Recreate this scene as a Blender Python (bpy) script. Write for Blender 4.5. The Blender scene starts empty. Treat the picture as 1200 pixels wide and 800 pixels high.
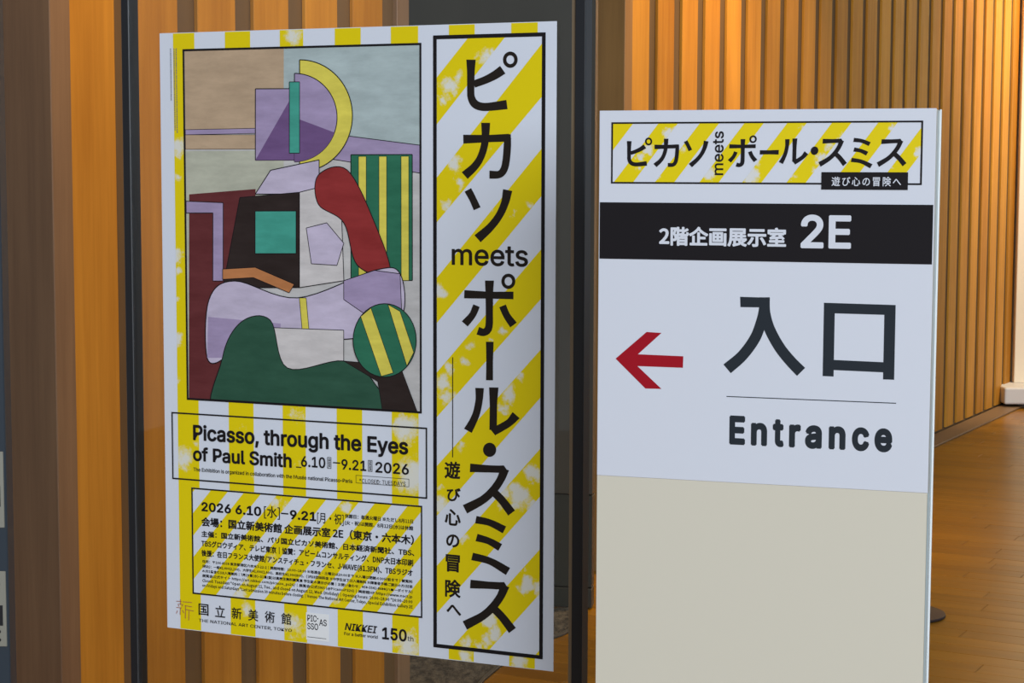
import bpy, bmesh, math, random, os
import numpy as np
from mathutils import Vector, Matrix

random.seed(7)
C = bpy.context.scene.collection
PI = math.pi

# ------------------------------------------------------------------ camera
EYE = 1.55                                   # eye height over the floor
F, PITCH, ROLL = 2193.1, 0.0893, 0.0033      # focal length in pixels of a 1200 px wide frame
cp, sp, cr, sr = math.cos(PITCH), math.sin(PITCH), math.cos(ROLL), math.sin(ROLL)
fwd = Vector((0, cp, -sp)); r0 = Vector((1, 0, 0)); u0 = Vector((0, sp, cp))
rgt = cr*r0 + sr*u0
upv = -sr*r0 + cr*u0
cam = bpy.data.cameras.new('camera'); cam_o = bpy.data.objects.new('camera', cam); C.objects.link(cam_o)
cam_o.matrix_world = Matrix(((rgt.x, upv.x, -fwd.x, 0), (rgt.y, upv.y, -fwd.y, 0), (rgt.z, upv.z, -fwd.z, EYE), (0, 0, 0, 1)))
cam.sensor_fit = 'HORIZONTAL'; cam.sensor_width = 36.0; cam.lens = 36.0*F/1200.0
cam.clip_start = 0.05; cam.clip_end = 200
bpy.context.scene.camera = cam_o

def ray(x, y): return rgt*((x-600)/F) - upv*((y-400)/F) + fwd
def floor_at(x, y):
    d = ray(x, y); return Vector((d.x, d.y, 0))*(EYE/-d.z)
def at_depth(x, y, Y):
    d = ray(x, y); k = Y/d.y; return Vector((d.x*k, Y, EYE + d.z*k))

# ------------------------------------------------------------------ world and lights
sc = bpy.context.scene
sc.view_settings.view_transform = 'Standard'; sc.view_settings.look = 'None'
sc.view_settings.gamma = 1.0; sc.view_settings.use_curve_mapping = False
sc.view_settings.exposure = 0.9
w = bpy.data.worlds.new('World'); sc.world = w; w.use_nodes = True
w.node_tree.nodes['Background'].inputs[0].default_value = (0.62, 0.66, 0.72, 1)
w.node_tree.nodes['Background'].inputs[1].default_value = 0.22

def aim(o, loc, target):
    o.location = loc
    o.rotation_euler = (Vector(target)-Vector(loc)).to_track_quat('-Z', 'Y').to_euler()
def area(name, loc, target, sx, sy, power, col):
    l = bpy.data.lights.new(name, 'AREA'); l.shape = 'RECTANGLE'; l.size = sx; l.size_y = sy; l.energy = power; l.color = col
    o = bpy.data.objects.new(name, l); C.objects.link(o); aim(o, loc, target); return o
def spot(name, loc, target, power, angle, col, blend=0.8, size=0.06):
    l = bpy.data.lights.new(name, 'SPOT'); l.energy = power; l.spot_size = math.radians(angle); l.spot_blend = blend
    l.color = col; l.shadow_soft_size = size
    o = bpy.data.objects.new(name, l); C.objects.link(o); aim(o, loc, target); return o

# daylight from the tall glass front of the hall, behind and to the right of the viewer
area('daylight', (4.2, -9.0, 4.6), (0.4, 4.0, 1.2), 9.0, 6.0, 830, (0.84, 0.92, 1.0))

# warm general lighting of the hall ceiling
area('ceiling_light', (3.2, 7.5, 5.2), (2.6, 7.6, 0), 4.0, 7.0, 18, (1.0, .78, .52))
WALL_ANG = math.radians(28.228)
EW = Vector((math.sin(WALL_ANG), math.cos(WALL_ANG), 0))          # along the slatted wall, away from us
NW = Vector((EW.y, -EW.x, 0))                                     # out of the wall, into the hall
OW = Vector((0.4442, 7.244, 0))
STEP = .24375                                                    # slat spacing
def wall_pt(s, out=0.0, z=0.0): return OW + EW*s + NW*out + Vector((0, 0, z))
WARM = (1.0, 0.60, 0.24)
for s, p, out in ((-3.9, 56, 1.1), (-2.9, 76, 1.1), (-2.0, 40, 1.1), (0.45, 140, 1.0), (1.35, 70, 1.0), (5.0, 85, .8), (5.7, 50, .7)):
    spot('wall_spotlight', wall_pt(s, out, 4.0), wall_pt(s, 0.0, 1.6 if s < 4 else 2.9), p*1.45, 58, WARM)

# ------------------------------------------------------------------ materials
def mat(name, col, rough=0.6, metal=0.0, spec=0.5):
    m = bpy.data.materials.new(name); m.use_nodes = True
    b = m.node_tree.nodes['Principled BSDF']
    b.inputs['Base Color'].default_value = (*col, 1); b.inputs['Roughness'].default_value = rough
    b.inputs['Metallic'].default_value = metal
    b.inputs['Specular IOR Level'].default_value = spec
    return m
class N:
    def __init__(s, m): s.m = m; s.t = m.node_tree; s.b = s.t.nodes['Principled BSDF']
    def n(s, typ, **k):
        x = s.t.nodes.new(typ)
        for a, b in k.items(): setattr(x, a, b)
        return x
    def l(s, a, b): s.t.links.new(a, b)
    def coord(s, scale=(1, 1, 1), which='Object'):
        tc = s.n('ShaderNodeTexCoord'); mp = s.n('ShaderNodeMapping'); mp.inputs['Scale'].default_value = scale
        s.l(tc.outputs[which], mp.inputs['Vector']); return mp
    def math(s, op, a, b=None, clamp=False):
        x = s.n('ShaderNodeMath', operation=op); x.use_clamp = clamp
        for i, v in enumerate((a, b)):
            if v is None: continue
            if isinstance(v, (int, float)): x.inputs[i].default_value = v
            else: s.l(v, x.inputs[i])
        return x.outputs[0]
    def noise(s, vec, scale, detail=3, rough=0.55):
        x = s.n('ShaderNodeTexNoise'); x.inputs['Scale'].default_value = scale; x.inputs['Detail'].default_value = detail
        x.inputs['Roughness'].default_value = rough; s.l(vec, x.inputs['Vector']); return x.outputs['Fac']
    def ramp(s, fac, stops):
        x = s.n('ShaderNodeValToRGB'); e = x.color_ramp.elements
        while len(e) < len(stops): e.new(0.5)
        for el, (p, c) in zip(e, stops): el.position = p; el.color = (*c, 1)
        s.l(fac, x.inputs[0]); return x.outputs[0]
    def mix(s, fac, a, b, typ='MIX'):
        x = s.n('ShaderNodeMix', data_type='RGBA', blend_type=typ)
        for sock, v in ((x.inputs[0], fac), (x.inputs[6], a), (x.inputs[7], b)):
            if isinstance(v, (int, float)): sock.default_value = v
            elif isinstance(v, tuple): sock.default_value = (*v, 1)
            else: s.l(v, sock)
        return x.outputs[2]
    def bump(s, h, strength=0.2, dist=0.002):
        x = s.n('ShaderNodeBump'); x.inputs['Strength'].default_value = strength; x.inputs['Distance'].default_value = dist
        s.l(h, x.inputs['Height']); s.l(x.outputs[0], s.b.inputs['Normal'])

def wood(name, dark, light, scale, rough, along='z', vary=0.22, bump=0.12):
    m = mat(name, light, rough); n = N(m)
    oi = n.n('ShaderNodeObjectInfo')
    tc = n.n('ShaderNodeTexCoord')
    off = n.n('ShaderNodeVectorMath', operation='ADD')
    n.l(tc.outputs['Object'], off.inputs[0])
    r3 = n.n('ShaderNodeVectorMath', operation='SCALE'); r3.inputs[0].default_value = (7.3, 3.1, 5.7); n.l(oi.outputs['Random'], r3.inputs['Scale'])
    n.l(r3.outputs[0], off.inputs[1])
    mp = n.n('ShaderNodeMapping'); mp.inputs['Scale'].default_value = {'z': (1, 1, .045), 'x': (.05, 1, 1)}[along]
    n.l(off.outputs[0], mp.inputs['Vector'])
    g1 = n.noise(mp.outputs[0], scale, 5, 0.6); g2 = n.noise(mp.outputs[0], scale*4.5, 3, 0.7)
    mp2 = n.n('ShaderNodeMapping'); mp2.inputs['Scale'].default_value = {'z': (1, 1, .35), 'x': (.35, 1, 1)}[along]
    n.l(off.outputs[0], mp2.inputs['Vector'])
    g3 = n.noise(mp2.outputs[0], 5.0, 2, 0.5)
    f = n.math('ADD', n.math('MULTIPLY', g1, .55), n.math('ADD', n.math('MULTIPLY', g2, .2), n.math('MULTIPLY', g3, .3)))
    f = n.math('ADD', f, n.math('MULTIPLY', n.math('SUBTRACT', oi.outputs['Random'], .5), vary))
    c = n.ramp(f, [(0.33, dark), (0.72, light)])
    n.l(c, n.b.inputs['Base Color']); n.bump(g2, bump, .001)
    return m

M_board = wood('slat wood', (.38, .155, .014), (.62, .295, .036), 22, .55)
M_board.node_tree.nodes['Principled BSDF'].inputs['Specular IOR Level'].default_value = .25
M_back = wood('backing wood', (.10, .062, .026), (.17, .105, .046), 18, .6)
M_post = wood('post wood', (.17, .10, .056), (.30, .19, .105), 20, .5)
M_post2 = wood('end post wood', (.19, .096, .028), (.31, .165, .050), 20, .5)
M_plank = wood('oak floor plank', (.27, .125, .030), (.47, .235, .065), 16, .26, 'x', 0.45, .05)
M_subfloor = wood('floor joint wood', (.10, .045, .012), (.16, .075, .02), 16, .4, 'x')
M_black = mat('black powder coated aluminium', (.012, .013, .016), .38)
M_stile_daylit = mat('black aluminium with painted daylight tint', (.030, .038, .048), .30, .3)  # the stile's black again, with cool reflected daylight put into the colour
M_tan = wood('tan seal', (.16, .11, .06), (.24, .17, .10), 12, .5)
M_white = mat('matt white paper', (.72, .755, .84), .42)
M_signwhite = mat('white sign board', (.70, .725, .80), .38)
M_cream = mat('cream sign board', (.70, .655, .54), .38)
M_edge = mat('pale aluminium edge', (.52, .62, .64), .30, .35)
M_ink = mat('black print', (.012, .010, .012), .6, 0, .15)
M_inkgrey = mat('charcoal print', (.022, .028, .036), .6, 0, .15)
M_red = mat('red print', (.36, .006, .016), .6, 0, .15)
M_redbrown = mat('red brown print', (.40, .13, .06), .5)
M_greyline = mat('grey print', (.16, .17, .22), .5)
M_steel = mat('brushed steel', (.42, .42, .36), .35, .6)
M_doorblue = mat('dark blue painted steel', (.022, .034, .048), .45)
M_dark = mat('dark olive panel', (.045, .042, .032), .32)
n = N(M_dark); mp = n.coord((1, 1, .3)); f = n.noise(mp.outputs[0], 3.0, 3)
n.l(n.ramp(f, [(.3, (.040, .038, .030)), (.7, (.058, .053, .042))]), n.b.inputs['Base Color'])
M_dark2 = mat('dark green grey panel', (.030, .032, .026), .38)
M_rim = mat('pale metal rim', (.20, .19, .16), .35, .5)
M_mat = mat('grey tweed matting', (.09, .085, .07), .95)
n = N(M_mat); mp = n.coord((1, .45, 1)); f = n.noise(mp.outputs[0], 46, 5, .75)
n.l(n.ramp(f, [(.38, (.030, .027, .021)), (.62, (.135, .120, .093))]), n.b.inputs['Base Color']); n.bump(f, .9, .01)
M_cast = mat('dark cast iron', (.030, .020, .022), .45, .4)
M_plaster = mat('warm white plaster', (.80, .72, .58), .8)
M_plinth = mat('white plinth', (.62, .62, .62), .6)
M_stone = mat('brown grey kerb', (.20, .125, .065), .5)

m = bpy.data.materials.new('clear door glass'); m.use_nodes = True; M_glass = m
t = m.node_tree; t.nodes.remove(t.nodes['Principled BSDF']); out = t.nodes['Material Output']
tr = t.nodes.new('ShaderNodeBsdfTransparent'); tr.inputs[0].default_value = (.955, .965, .955, 1)
gl = t.nodes.new('ShaderNodeBsdfGlossy'); gl.inputs['Roughness'].default_value = .02
fr = t.nodes.new('ShaderNodeFresnel'); fr.inputs[0].default_value = 1.45
mx = t.nodes.new('ShaderNodeMixShader'); t.links.new(fr.outputs[0], mx.inputs[0]); t.links.new(tr.outputs[0], mx.inputs[1]); t.links.new(gl.outputs[0], mx.inputs[2])
t.links.new(mx.outputs[0], out.inputs[0])

# ------------------------------------------------------------------ object helpers
def link(name, me, parent=None, m=None):
    o = bpy.data.objects.new(name, me); C.objects.link(o)
    if parent: o.parent = parent
    if m and not me.materials: me.materials.append(m)
    return o
def empty(name, loc, rz=0.0):
    o = bpy.data.objects.new(name, None); C.objects.link(o); o.location = loc; o.rotation_euler = (0, 0, rz); o.empty_display_size = .1
    return o
def tag(o, label=None, cat=None, group=None, kind=None):
    for k, v in (('label', label), ('category', cat), ('group', group), ('kind', kind)):
        if v: o[k] = v
    return o
def box_me(name, x0, x1, y0, y1, z0, z1, m, bev=0.0, seg=1):
    bm = bmesh.new()
    vs = [bm.verts.new((x, y, z)) for z in (z0, z1) for (x, y) in ((x0, y0), (x1, y0), (x1, y1), (x0, y1))]
    for q in ((3, 2, 1, 0), (4, 5, 6, 7), (0, 1, 5, 4), (1, 2, 6, 5), (2, 3, 7, 6), (3, 0, 4, 7)):
        bm.faces.new([vs[i] for i in q])
    if bev: bmesh.ops.bevel(bm, geom=list(bm.edges), offset=bev, segments=seg, affect='EDGES', profile=.5)
    me = bpy.data.meshes.new(name); bm.to_mesh(me); bm.free(); me.materials.append(m); return me
def box(name, x0, x1, y0, y1, z0, z1, m, parent=None, bev=0.0, seg=1):
    return link(name, box_me(name, x0, x1, y0, y1, z0, z1, m, bev, seg), parent)
def lathe(name, prof, m, parent=None, seg=48):
    bm = bmesh.new(); rings = []
    for r, z in prof:
        rings.append([bm.verts.new((r*math.cos(2*PI*i/seg), r*math.sin(2*PI*i/seg), z)) for i in range(seg)] if r > 1e-5 else [bm.verts.new((0, 0, z))])
    for a, b in zip(rings, rings[1:]):
        for i in range(seg):
            j = (i+1) % seg
            if len(a) == 1 and len(b) == 1: continue
            if len(a) == 1: bm.faces.new((a[0], b[j], b[i]))
            elif len(b) == 1: bm.faces.new((a[i], a[j], b[0]))
            else: bm.faces.new((a[i], a[j], b[j], b[i]))
    bmesh.ops.recalc_face_normals(bm, faces=bm.faces)
    me = bpy.data.meshes.new(name); bm.to_mesh(me); bm.free()
    for p in me.polygons: p.use_smooth = abs(p.normal.z) < .9
    return link(name, me, parent, m)
def prism(name, pts, z0, z1, m, parent=None):
    bm = bmesh.new(); a = [bm.verts.new((x, y, z0)) for x, y in pts]; b = [bm.verts.new((x, y, z1)) for x, y in pts]
    bm.faces.new(a[::-1]); bm.faces.new(b); k = len(pts)
    for i in range(k): bm.faces.new((a[i], a[(i+1) % k], b[(i+1) % k], b[i]))
    bmesh.ops.recalc_face_normals(bm, faces=bm.faces)
    me = bpy.data.meshes.new(name); bm.to_mesh(me); bm.free(); return link(name, me, parent, m)

# ------------------------------------------------------------------ the setting: slatted walls
board_me = box_me('board', 0, .161, -.0133, 0, .02, 4.2, M_board, .0015)
def wall(name, s0, s1, n0, n1, right_post, M_post, k_=1.0):
    root = empty(name, wall_pt(0), 0); root['kind'] = 'structure'
    root.location = wall_pt(0)*k_; root.scale = (k_, k_, 1)
    root.rotation_euler = (0, 0, PI/2 - WALL_ANG)           # local x along the wall, local -y out of it
    box('backing', s0+.002, s1-.002, .0, .20, 0, 4.2, M_back, root)
    box('skirting', s0, s1, -.006, 0, 0, .018, M_back, root)
    box('post', s0, s0+.07, -.0145, .21, 0, 4.22, M_post, root, .002)
    if right_post: box('post', s1-.07, s1, -.0145, .21, 0, 4.22, M_post, root, .002)
    for k in range(n0, n1+1):
        b = link('board', board_me, root); b.location = (k*STEP, -.0002, 0)
    return root
wall('wall_left', -13*STEP-.068, -7*STEP+.068, -13, -8, True, M_post, .952)
wall('wall_right', -.068, 36*STEP, 0, 35, False, M_post2)
# narrow kerb along the foot of the right-hand wall
k = empty('baseboard_right', wall_pt(0), PI/2-WALL_ANG); k['kind'] = 'structure'
box('kerb', 2.0, 9.0, -.155, -.018, 0.0005, .012, M_stone, k, .002)

# ------------------------------------------------------------------ floor: planks across the hall, laid square to the slatted wall
fl = empty('floor', wall_pt(0), PI/2-WALL_ANG); fl['kind'] = 'structure'
box('subfloor', -12, 14, -14, 3.0, -.06, -.004, M_subfloor, fl)
ROW = .105
plank_cache = {}
def plank_mesh(L):
    if L not in plank_cache:
        plank_cache[L] = box_me('plank', .0008, ROW-.0008, 0.0008, L-.0008, -.02, 0, M_plankL, .0012)
    return plank_cache[L]
M_plankL = wood('oak floor plank', (.23, .098, .002), (.37, .165, .005), 16, .30, 'x', 0.26, .04)
M_plankL.node_tree.nodes['Principled BSDF'].inputs['Specular IOR Level'].default_value = .35
# the grain of these planks runs along their local y
for nd in M_plankL.node_tree.nodes:
    if nd.bl_idname == 'ShaderNodeMapping':
        s_ = nd.inputs['Scale'].default_value; nd.inputs['Scale'].default_value = (s_[1], s_[0], s_[2])
def to_px(p):
    v = Vector(p) - Vector((0, 0, EYE)); z = v.dot(fwd)
    if z < .3: return None
    return 600 + F*v.dot(rgt)/z, 400 - F*v.dot(upv)/z
seen, rest = [], []
Ls = [.9, 1.2, 1.5]
for row in range(-60, 100):
    s = row*ROW; y = -9.0 + random.random()*1.2
    while y < .9:
        L = random.choice(Ls)
        pts = [to_px(wall_pt(s + a*ROW, -(y + b*L))) for a in (0, 1) for b in (0, .25, .5, .75, 1)]
        pts = [p for p in pts if p]
        vis = any((1080 < p[0] < 1215 and 455 < p[1] < 815) or (600 < p[0] < 705 and 700 < p[1] < 815) for p in pts)
        if len(pts) >= 2 and not vis:
            xs = [p[0] for p in pts]; ys = [p[1] for p in pts]
            vis = min(xs) < 1085 and max(xs) > 1210 and 455 < sum(ys)/len(ys) < 815
        (seen if vis else rest).append((s, y, L, min([abs(p[1]-900) for p in pts] or [9999])))
        y += L
seen.sort(key=lambda q: q[3])
rest += seen[300:]; seen = seen[:300]
for s, y, L, _ in seen:
    o = link('plank', plank_mesh(L), fl); o.location = (s, y, -random.random()*.0006)
V, Fc = [], []
for s, y, L, _ in rest:
    i = len(V); dz = -random.random()*.0006
    V += [(s+.0008, y+.0008, dz), (s+ROW-.0008, y+.0008, dz), (s+ROW-.0008, y+L-.0008, dz), (s+.0008, y+L-.0008, dz)]
    Fc.append((i, i+1, i+2, i+3))
me = bpy.data.meshes.new('further_planks'); me.from_pydata(V, [], Fc); me.materials.append(M_plankL)
o = link('further_planks', me, fl); o['kind'] = 'stuff'

# ------------------------------------------------------------------ far end: lit white partition on its plinth
pl = floor_at(1177, 479)
far = empty('white_partition', (pl.x, pl.y, 0), -.0)
tag(far, 'tall lit white partition on a low white plinth at the far end of the slatted wall', 'partition')
box('plinth', 0, 2.6, 0, .9, .030, .142, M_plinth, far, .012, 2)
box('recessed_foot', .12, 2.6, .10, .85, 0, .032, M_cast, far)
box('panel', .140, 2.5, .30, .42, .142, 4.2, M_plaster, far, .004)
spot('partition_spotlight', (pl.x+.9, pl.y-1.2, 3.9), (pl.x+.6, pl.y+.3, 1.6), 260, 75, (1.0, .78, .50))

# ------------------------------------------------------------------ dark panel and matting behind the glass
dp = floor_at(655, 714)
a = (at_depth(463, 100, dp.y+.14)); b = at_depth(697.5, 100, dp.y)
ang = math.atan2(b.y-a.y, b.x-a.x); wid = (Vector((b.x, b.y))-Vector((a.x, a.y))).length
dk = empty('dark_panel', (a.x, a.y, 0), ang)
tag(dk, 'dark olive panel standing behind the glass beside the poster', 'panel')
zj = at_depth(660, 580, dp.y).z; zk = at_depth(660, 689, dp.y).z
box('upper_leaf', 0, wid, 0, .06, zj+.002, 3.6, M_dark, dk, .002)
box('lower_leaf', 0, wid, 0.002, .06, zk+.0015, zj-.002, M_dark2, dk, .002)
box('foot_rail', 0, wid, -.004, .06, .006, zk-.0015, M_dark2, dk, .002)
q = [floor_at(*p) for p in ((672, 712), (673, 722), (670, 740), (660, 745), (648, 749), (628, 756), (608, 767), (588, 781), (569, 797), (556, 812), (545, 830), (468, 830), (468, 735))]
mt = empty('grey_mat', (q[8].x, q[8].y, 0))
tag(mt, 'dark grey tweed floor mat with a pale edge below the poster, behind the glass', 'mat')
rel = [(p.x-q[8].x, p.y-q[8].y) for p in q]
prism('matting', rel, .0008, .006, M_mat, mt)
rim = []
inner = [floor_at(*p) for p in ((670, 712), (671, 722), (668, 738.5), (659, 743), (647, 747), (627, 754), (606.5, 765), (586.5, 779), (567, 795), (554, 810), (543, 828))]
prism('edging', rel[:11] + [(p.x-q[8].x, p.y-q[8].y) for p in inner][::-1], .0008, .010, M_rim, mt)

# ------------------------------------------------------------------ stanchion behind the sign
tip = floor_at(1107, 720)
st = empty('stanchion', (tip.x-.145, tip.y, 0))
tag(st, 'dark round stanchion base on the wooden floor, half hidden by the entrance sign', 'stanchion')
lathe('base', [(0, 0), (.143, 0), (.145, .004), (.143, .010), (.06, .017), (.03, .024), (0, .024)], M_cast, st)
lathe('pole', [(0, .02), (.0175, .02), (.0175, .90), (.024, .91), (.024, .945), (.015, .96), (0, .96)], M_steel, st, 24)

# ------------------------------------------------------------------ steel door edge at the far left
Yd = 3.3
a = at_depth(8.0, 600, Yd)
dr = empty('door_1', (a.x, Yd, 0)); dr['kind'] = 'structure'
box('leaf', -.90, 0, 0, .045, .005, 2.6, M_doorblue, dr, .002)
for (y0, y1, xr) in ((529, 618, 5.5), (669, 757, 8.2)):
    z1 = at_depth(6, y0, Yd).z; z0 = at_depth(6, y1, Yd).z
    x1 = -.0042
    p = box('strike_plate', x1-.045, x1, -.0025, 0.001, z0, z1, M_steel, dr, .0008)
    box('latch_slot', x1-.020, x1-.006, -.0032, -.002, z0+(z1-z0)*.28, z0+(z1-z0)*.55, M_black, p)
    for zz in (.09, .20, .83): 
        lz = z0+(z1-z0)*zz
        bm = bmesh.new(); bmesh.ops.create_circle(bm, cap_ends=True, radius=.0032, segments=14)
        bmesh.ops.transform(bm, matrix=Matrix.Translation((x1-.013, -.0031, lz)) @ Matrix.Rotation(PI/2, 4, 'X'), verts=bm.verts)
        me = bpy.data.meshes.new('screw'); bm.to_mesh(me); bm.free(); link('screw', me, p, M_black)

# ------------------------------------------------------------------ planes of the poster and the sign
def solve_h(src, dst):
    A = []; B = []
    for (x, y), (u, v) in zip(src, dst):
        A.append([x, y, 1, 0, 0, 0, -u*x, -u*y]); B.append(u)
        A.append([0, 0, 0, x, y, 1, -v*x, -v*y]); B.append(v)
    h = np.linalg.lstsq(np.array(A, float), np.array(B, float), rcond=None)[0]
    return np.append(h, 1).reshape(3, 3)
class Plane:
    def __init__(s, src, dst): s.H = solve_h(src, dst)
    def __call__(s, x, y):
        q = s.H @ np.array([x, y, 1.0]); return (q[0]/q[2], q[1]/q[2])
YA = .401; SYA = .314
PW, PH = .728, 1.03
pc = Vector((-.2673, 3.0814, EYE-.2786-.515))
poster = empty('exhibition_poster', pc, -YA)
tag(poster, 'tall yellow striped exhibition poster with a colourful abstract picture, fixed to the glass door', 'poster')
PP = Plane([(186.5, 38), (653.5, 25.5), (647, 786.5), (197, 735)], [(-PW/2, PH), (PW/2, PH), (PW/2, 0), (-PW/2, 0)])
SW, SB, SC = .4563, .2035, .5076
sg0 = Vector((.1201, 2.6, EYE+.0871))
STOP = sg0.z
sign = empty('entrance_sign', (sg0.x, sg0.y, 0), -SYA)
tag(sign, 'white upright entrance sign board with a red arrow pointing left, standing before the glass door', 'sign')
def sz(d): return STOP - d
SP = Plane([(702.3, 131.5), (1099, 125), (704-.6, 237), (1097-.2, 239.5), (702.2, 302), (1094.5, 310), (700, 557), (1089, 577)],
           [(0, sz(0)), (SW, sz(0)), (0, sz(.1256)), (SW, sz(.1256)), (0, sz(.2035)), (SW, sz(.2035)), (0, sz(.5076)), (SW, sz(.5076))])

# ------------------------------------------------------------------ flat print: polygons and letters on a plane
class Ink:
    """collects flat faces lying in the local xz plane"""
    def __init__(s): s.v = []; s.f = []
    def poly(s, pts):
        i = len(s.v); s.v += list(pts); s.f.append(tuple(range(i, i+len(pts)))); return s
    def add(s, vs, fs):
        i = len(s.v); s.v += [tuple(p) for p in vs]; s.f += [tuple(a+i for a in f) for f in fs]
    def build(s, name, m, parent, off):
        me = bpy.data.meshes.new(name)
        me.from_pydata([(x, -off, z) for x, z in s.v], [], s.f)
        bm = bmesh.new(); bm.from_mesh(me)
        bad = [f for f in bm.faces if f.normal.y > 0]
        if bad: bmesh.ops.reverse_faces(bm, faces=bad)
        bm.to_mesh(me); bm.free()
        return link(name, me, parent, m)
def clip(poly, x0, x1, z0, z1):
    for ax, val, sgn in ((0, x0, 1), (0, x1, -1), (1, z0, 1), (1, z1, -1)):
        out = []
        for i in range(len(poly)):
            a, b = poly[i], poly[(i+1) % len(poly)]
            da, db = sgn*(a[ax]-val), sgn*(b[ax]-val)
            if da >= 0: out.append(a)
            if (da >= 0) != (db >= 0):
                t = da/(da-db); out.append((a[0]+t*(b[0]-a[0]), a[1]+t*(b[1]-a[1])))
        poly = out
        if not poly: return []
    return poly
def rect_uv(P, tl, tr, br, bl):
    a, b, c, d = P(*tl), P(*tr), P(*br), P(*bl)
    return ((a[0]+d[0])/2, (b[0]+c[0])/2, (c[1]+d[1])/2, (a[1]+b[1])/2)      # x0,x1,z0,z1
def frame_ring(ink, r, t):
    x0, x1, z0, z1 = r
    for a in ((x0, x1, z1-t, z1), (x0, x1, z0, z0+t), (x0, x0+t, z0+t, z1-t), (x1-t, x1, z0+t, z1-t)):
        ink.poly([(a[0], a[2]), (a[1], a[2]), (a[1], a[3]), (a[0], a[3])])
def rpoly(ink, r): x0, x1, z0, z1 = r; ink.poly([(x0, z0), (x1, z0), (x1, z1), (x0, z1)])
def smooth(pts, k=7):
    if len(pts) < 3: return [Vector(p) for p in pts]
    P = [Vector(p) for p in pts]; P = [2*P[0]-P[1]] + P + [2*P[-1]-P[-2]]; out = []
    for i in range(1, len(P)-2):
        for j in range(k):
            t = j/k; a, b, c, d = P[i-1:i+3]
            out.append(.5*((2*b) + (c-a)*t + (2*a-5*b+4*c-d)*t*t + (3*b-a-3*c+d)*t**3))
    out.append(P[-2]); return out
def stroke_px(pts, w):
    """a brush stroke in photo pixels: list of quads"""
    S = smooth(pts); n_ = len(S); ws = w if isinstance(w, (tuple, list)) else (w, w)
    L, R = [], []
    for i, p in enumerate(S):
        t = (S[min(i+1, n_-1)] - S[max(i-1, 0)]).normalized(); nn = Vector((-t.y, t.x))
        q_ = i/(n_-1)*(len(ws)-1); k_ = min(int(q_), len(ws)-2); h = (ws[k_] + (ws[k_+1]-ws[k_])*(q_-k_))/2
        L.append(p+nn*h); R.append(p-nn*h)
    return [[tuple(L[i]), tuple(L[i+1]), tuple(R[i+1]), tuple(R[i])] for i in range(n_-1)]
def ring_px(cx, cy, rx, ry, ix, iy, k=28):
    out = []
    for i in range(k):
        a, b = 2*PI*i/k, 2*PI*(i+1)/k
        out.append([(cx+rx*math.cos(a), cy+ry*math.sin(a)), (cx+rx*math.cos(b), cy+ry*math.sin(b)), (cx+ix*math.cos(b), cy+iy*math.sin(b)), (cx+ix*math.cos(a), cy+iy*math.sin(a))])
    return out
def disc_px(cx, cy, rx, ry, k=32): return [[(cx+rx*math.cos(2*PI*i/k), cy+ry*math.sin(2*PI*i/k)) for i in range(k)]]

FD = bpy.utils.system_resource('DATAFILES', path='fonts')
def union(v, f):
    """overlapping flat pieces merged into one sheet without overlaps"""
    from mathutils.geometry import delaunay_2d_cdt
    if not f: return v, f
    fs = []
    for p in f:
        q = [v[i] for i in p]; ar_ = sum(q[i][0]*q[(i+1) % len(q)][1]-q[(i+1) % len(q)][0]*q[i][1] for i in range(len(q)))
        if abs(ar_) > 1e-12: fs.append(tuple(p) if ar_ > 0 else tuple(reversed(p)))
    r = delaunay_2d_cdt([Vector((float(a[0]), float(a[1]))) for a in v], [], fs, 1, 1e-7)
    return np.array([(a.x, a.y) for a in r[0]]), [tuple(a) for a, src_ in zip(r[2], r[5]) if len(src_)]
def font(fn):
    try: return bpy.data.fonts.load(os.path.join(FD, fn))
    except Exception: return None
F_CJK = font('Noto Sans CJK Regular.woff2'); F_LAT = font('Inter.woff2')
_cache = {}
def glyphs(s, fnt, bold=0.0, res=3, space=1.0, shear=0.0):
    key = (s, fnt.name if fnt else '', bold, res, space, shear)
    if key in _cache: return _cache[key]
    cu = bpy.data.curves.new('t', 'FONT'); cu.body = s
    if fnt: cu.font = fnt
    cu.resolution_u = res; cu.fill_mode = 'FRONT'; cu.space_character = space; cu.shear = shear
    o = bpy.data.objects.new('t', cu); C.objects.link(o); bpy.context.view_layer.update()
    me = bpy.data.meshes.new_from_object(o.evaluated_get(bpy.context.evaluated_depsgraph_get()))
    v = np.array([(p.co.x, p.co.y) for p in me.vertices]).reshape(-1, 2); f = [tuple(p.vertices) for p in me.polygons]
    bpy.data.objects.remove(o); bpy.data.curves.remove(cu); bpy.data.meshes.remove(me)
    if bold and len(v):                              # a heavier cut: a band of even width along every outline
        cnt = {}
        for p in f:
            for a, b in zip(p, p[1:]+p[:1]): cnt[(min(a, b), max(a, b))] = cnt.get((min(a, b), max(a, b)), 0)+1
        edges = [e for e, c in cnt.items() if c == 1]; ex = []; k = len(v)
        for a, b in edges:
            d = v[b]-v[a]; L = np.hypot(*d)
            if L < 1e-7: continue
            t = d/L; nn = np.array([-t[1], t[0]])*bold; t = t*bold*.5
            ex += [v[a]-t+nn, v[b]+t+nn, v[b]+t-nn, v[a]-t-nn]; f.append((k, k+1, k+2, k+3)); k += 4
        if ex: v, f = union(np.vstack([v, np.array(ex)]), f)
    _cache[key] = (v, f); return v, f
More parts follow.
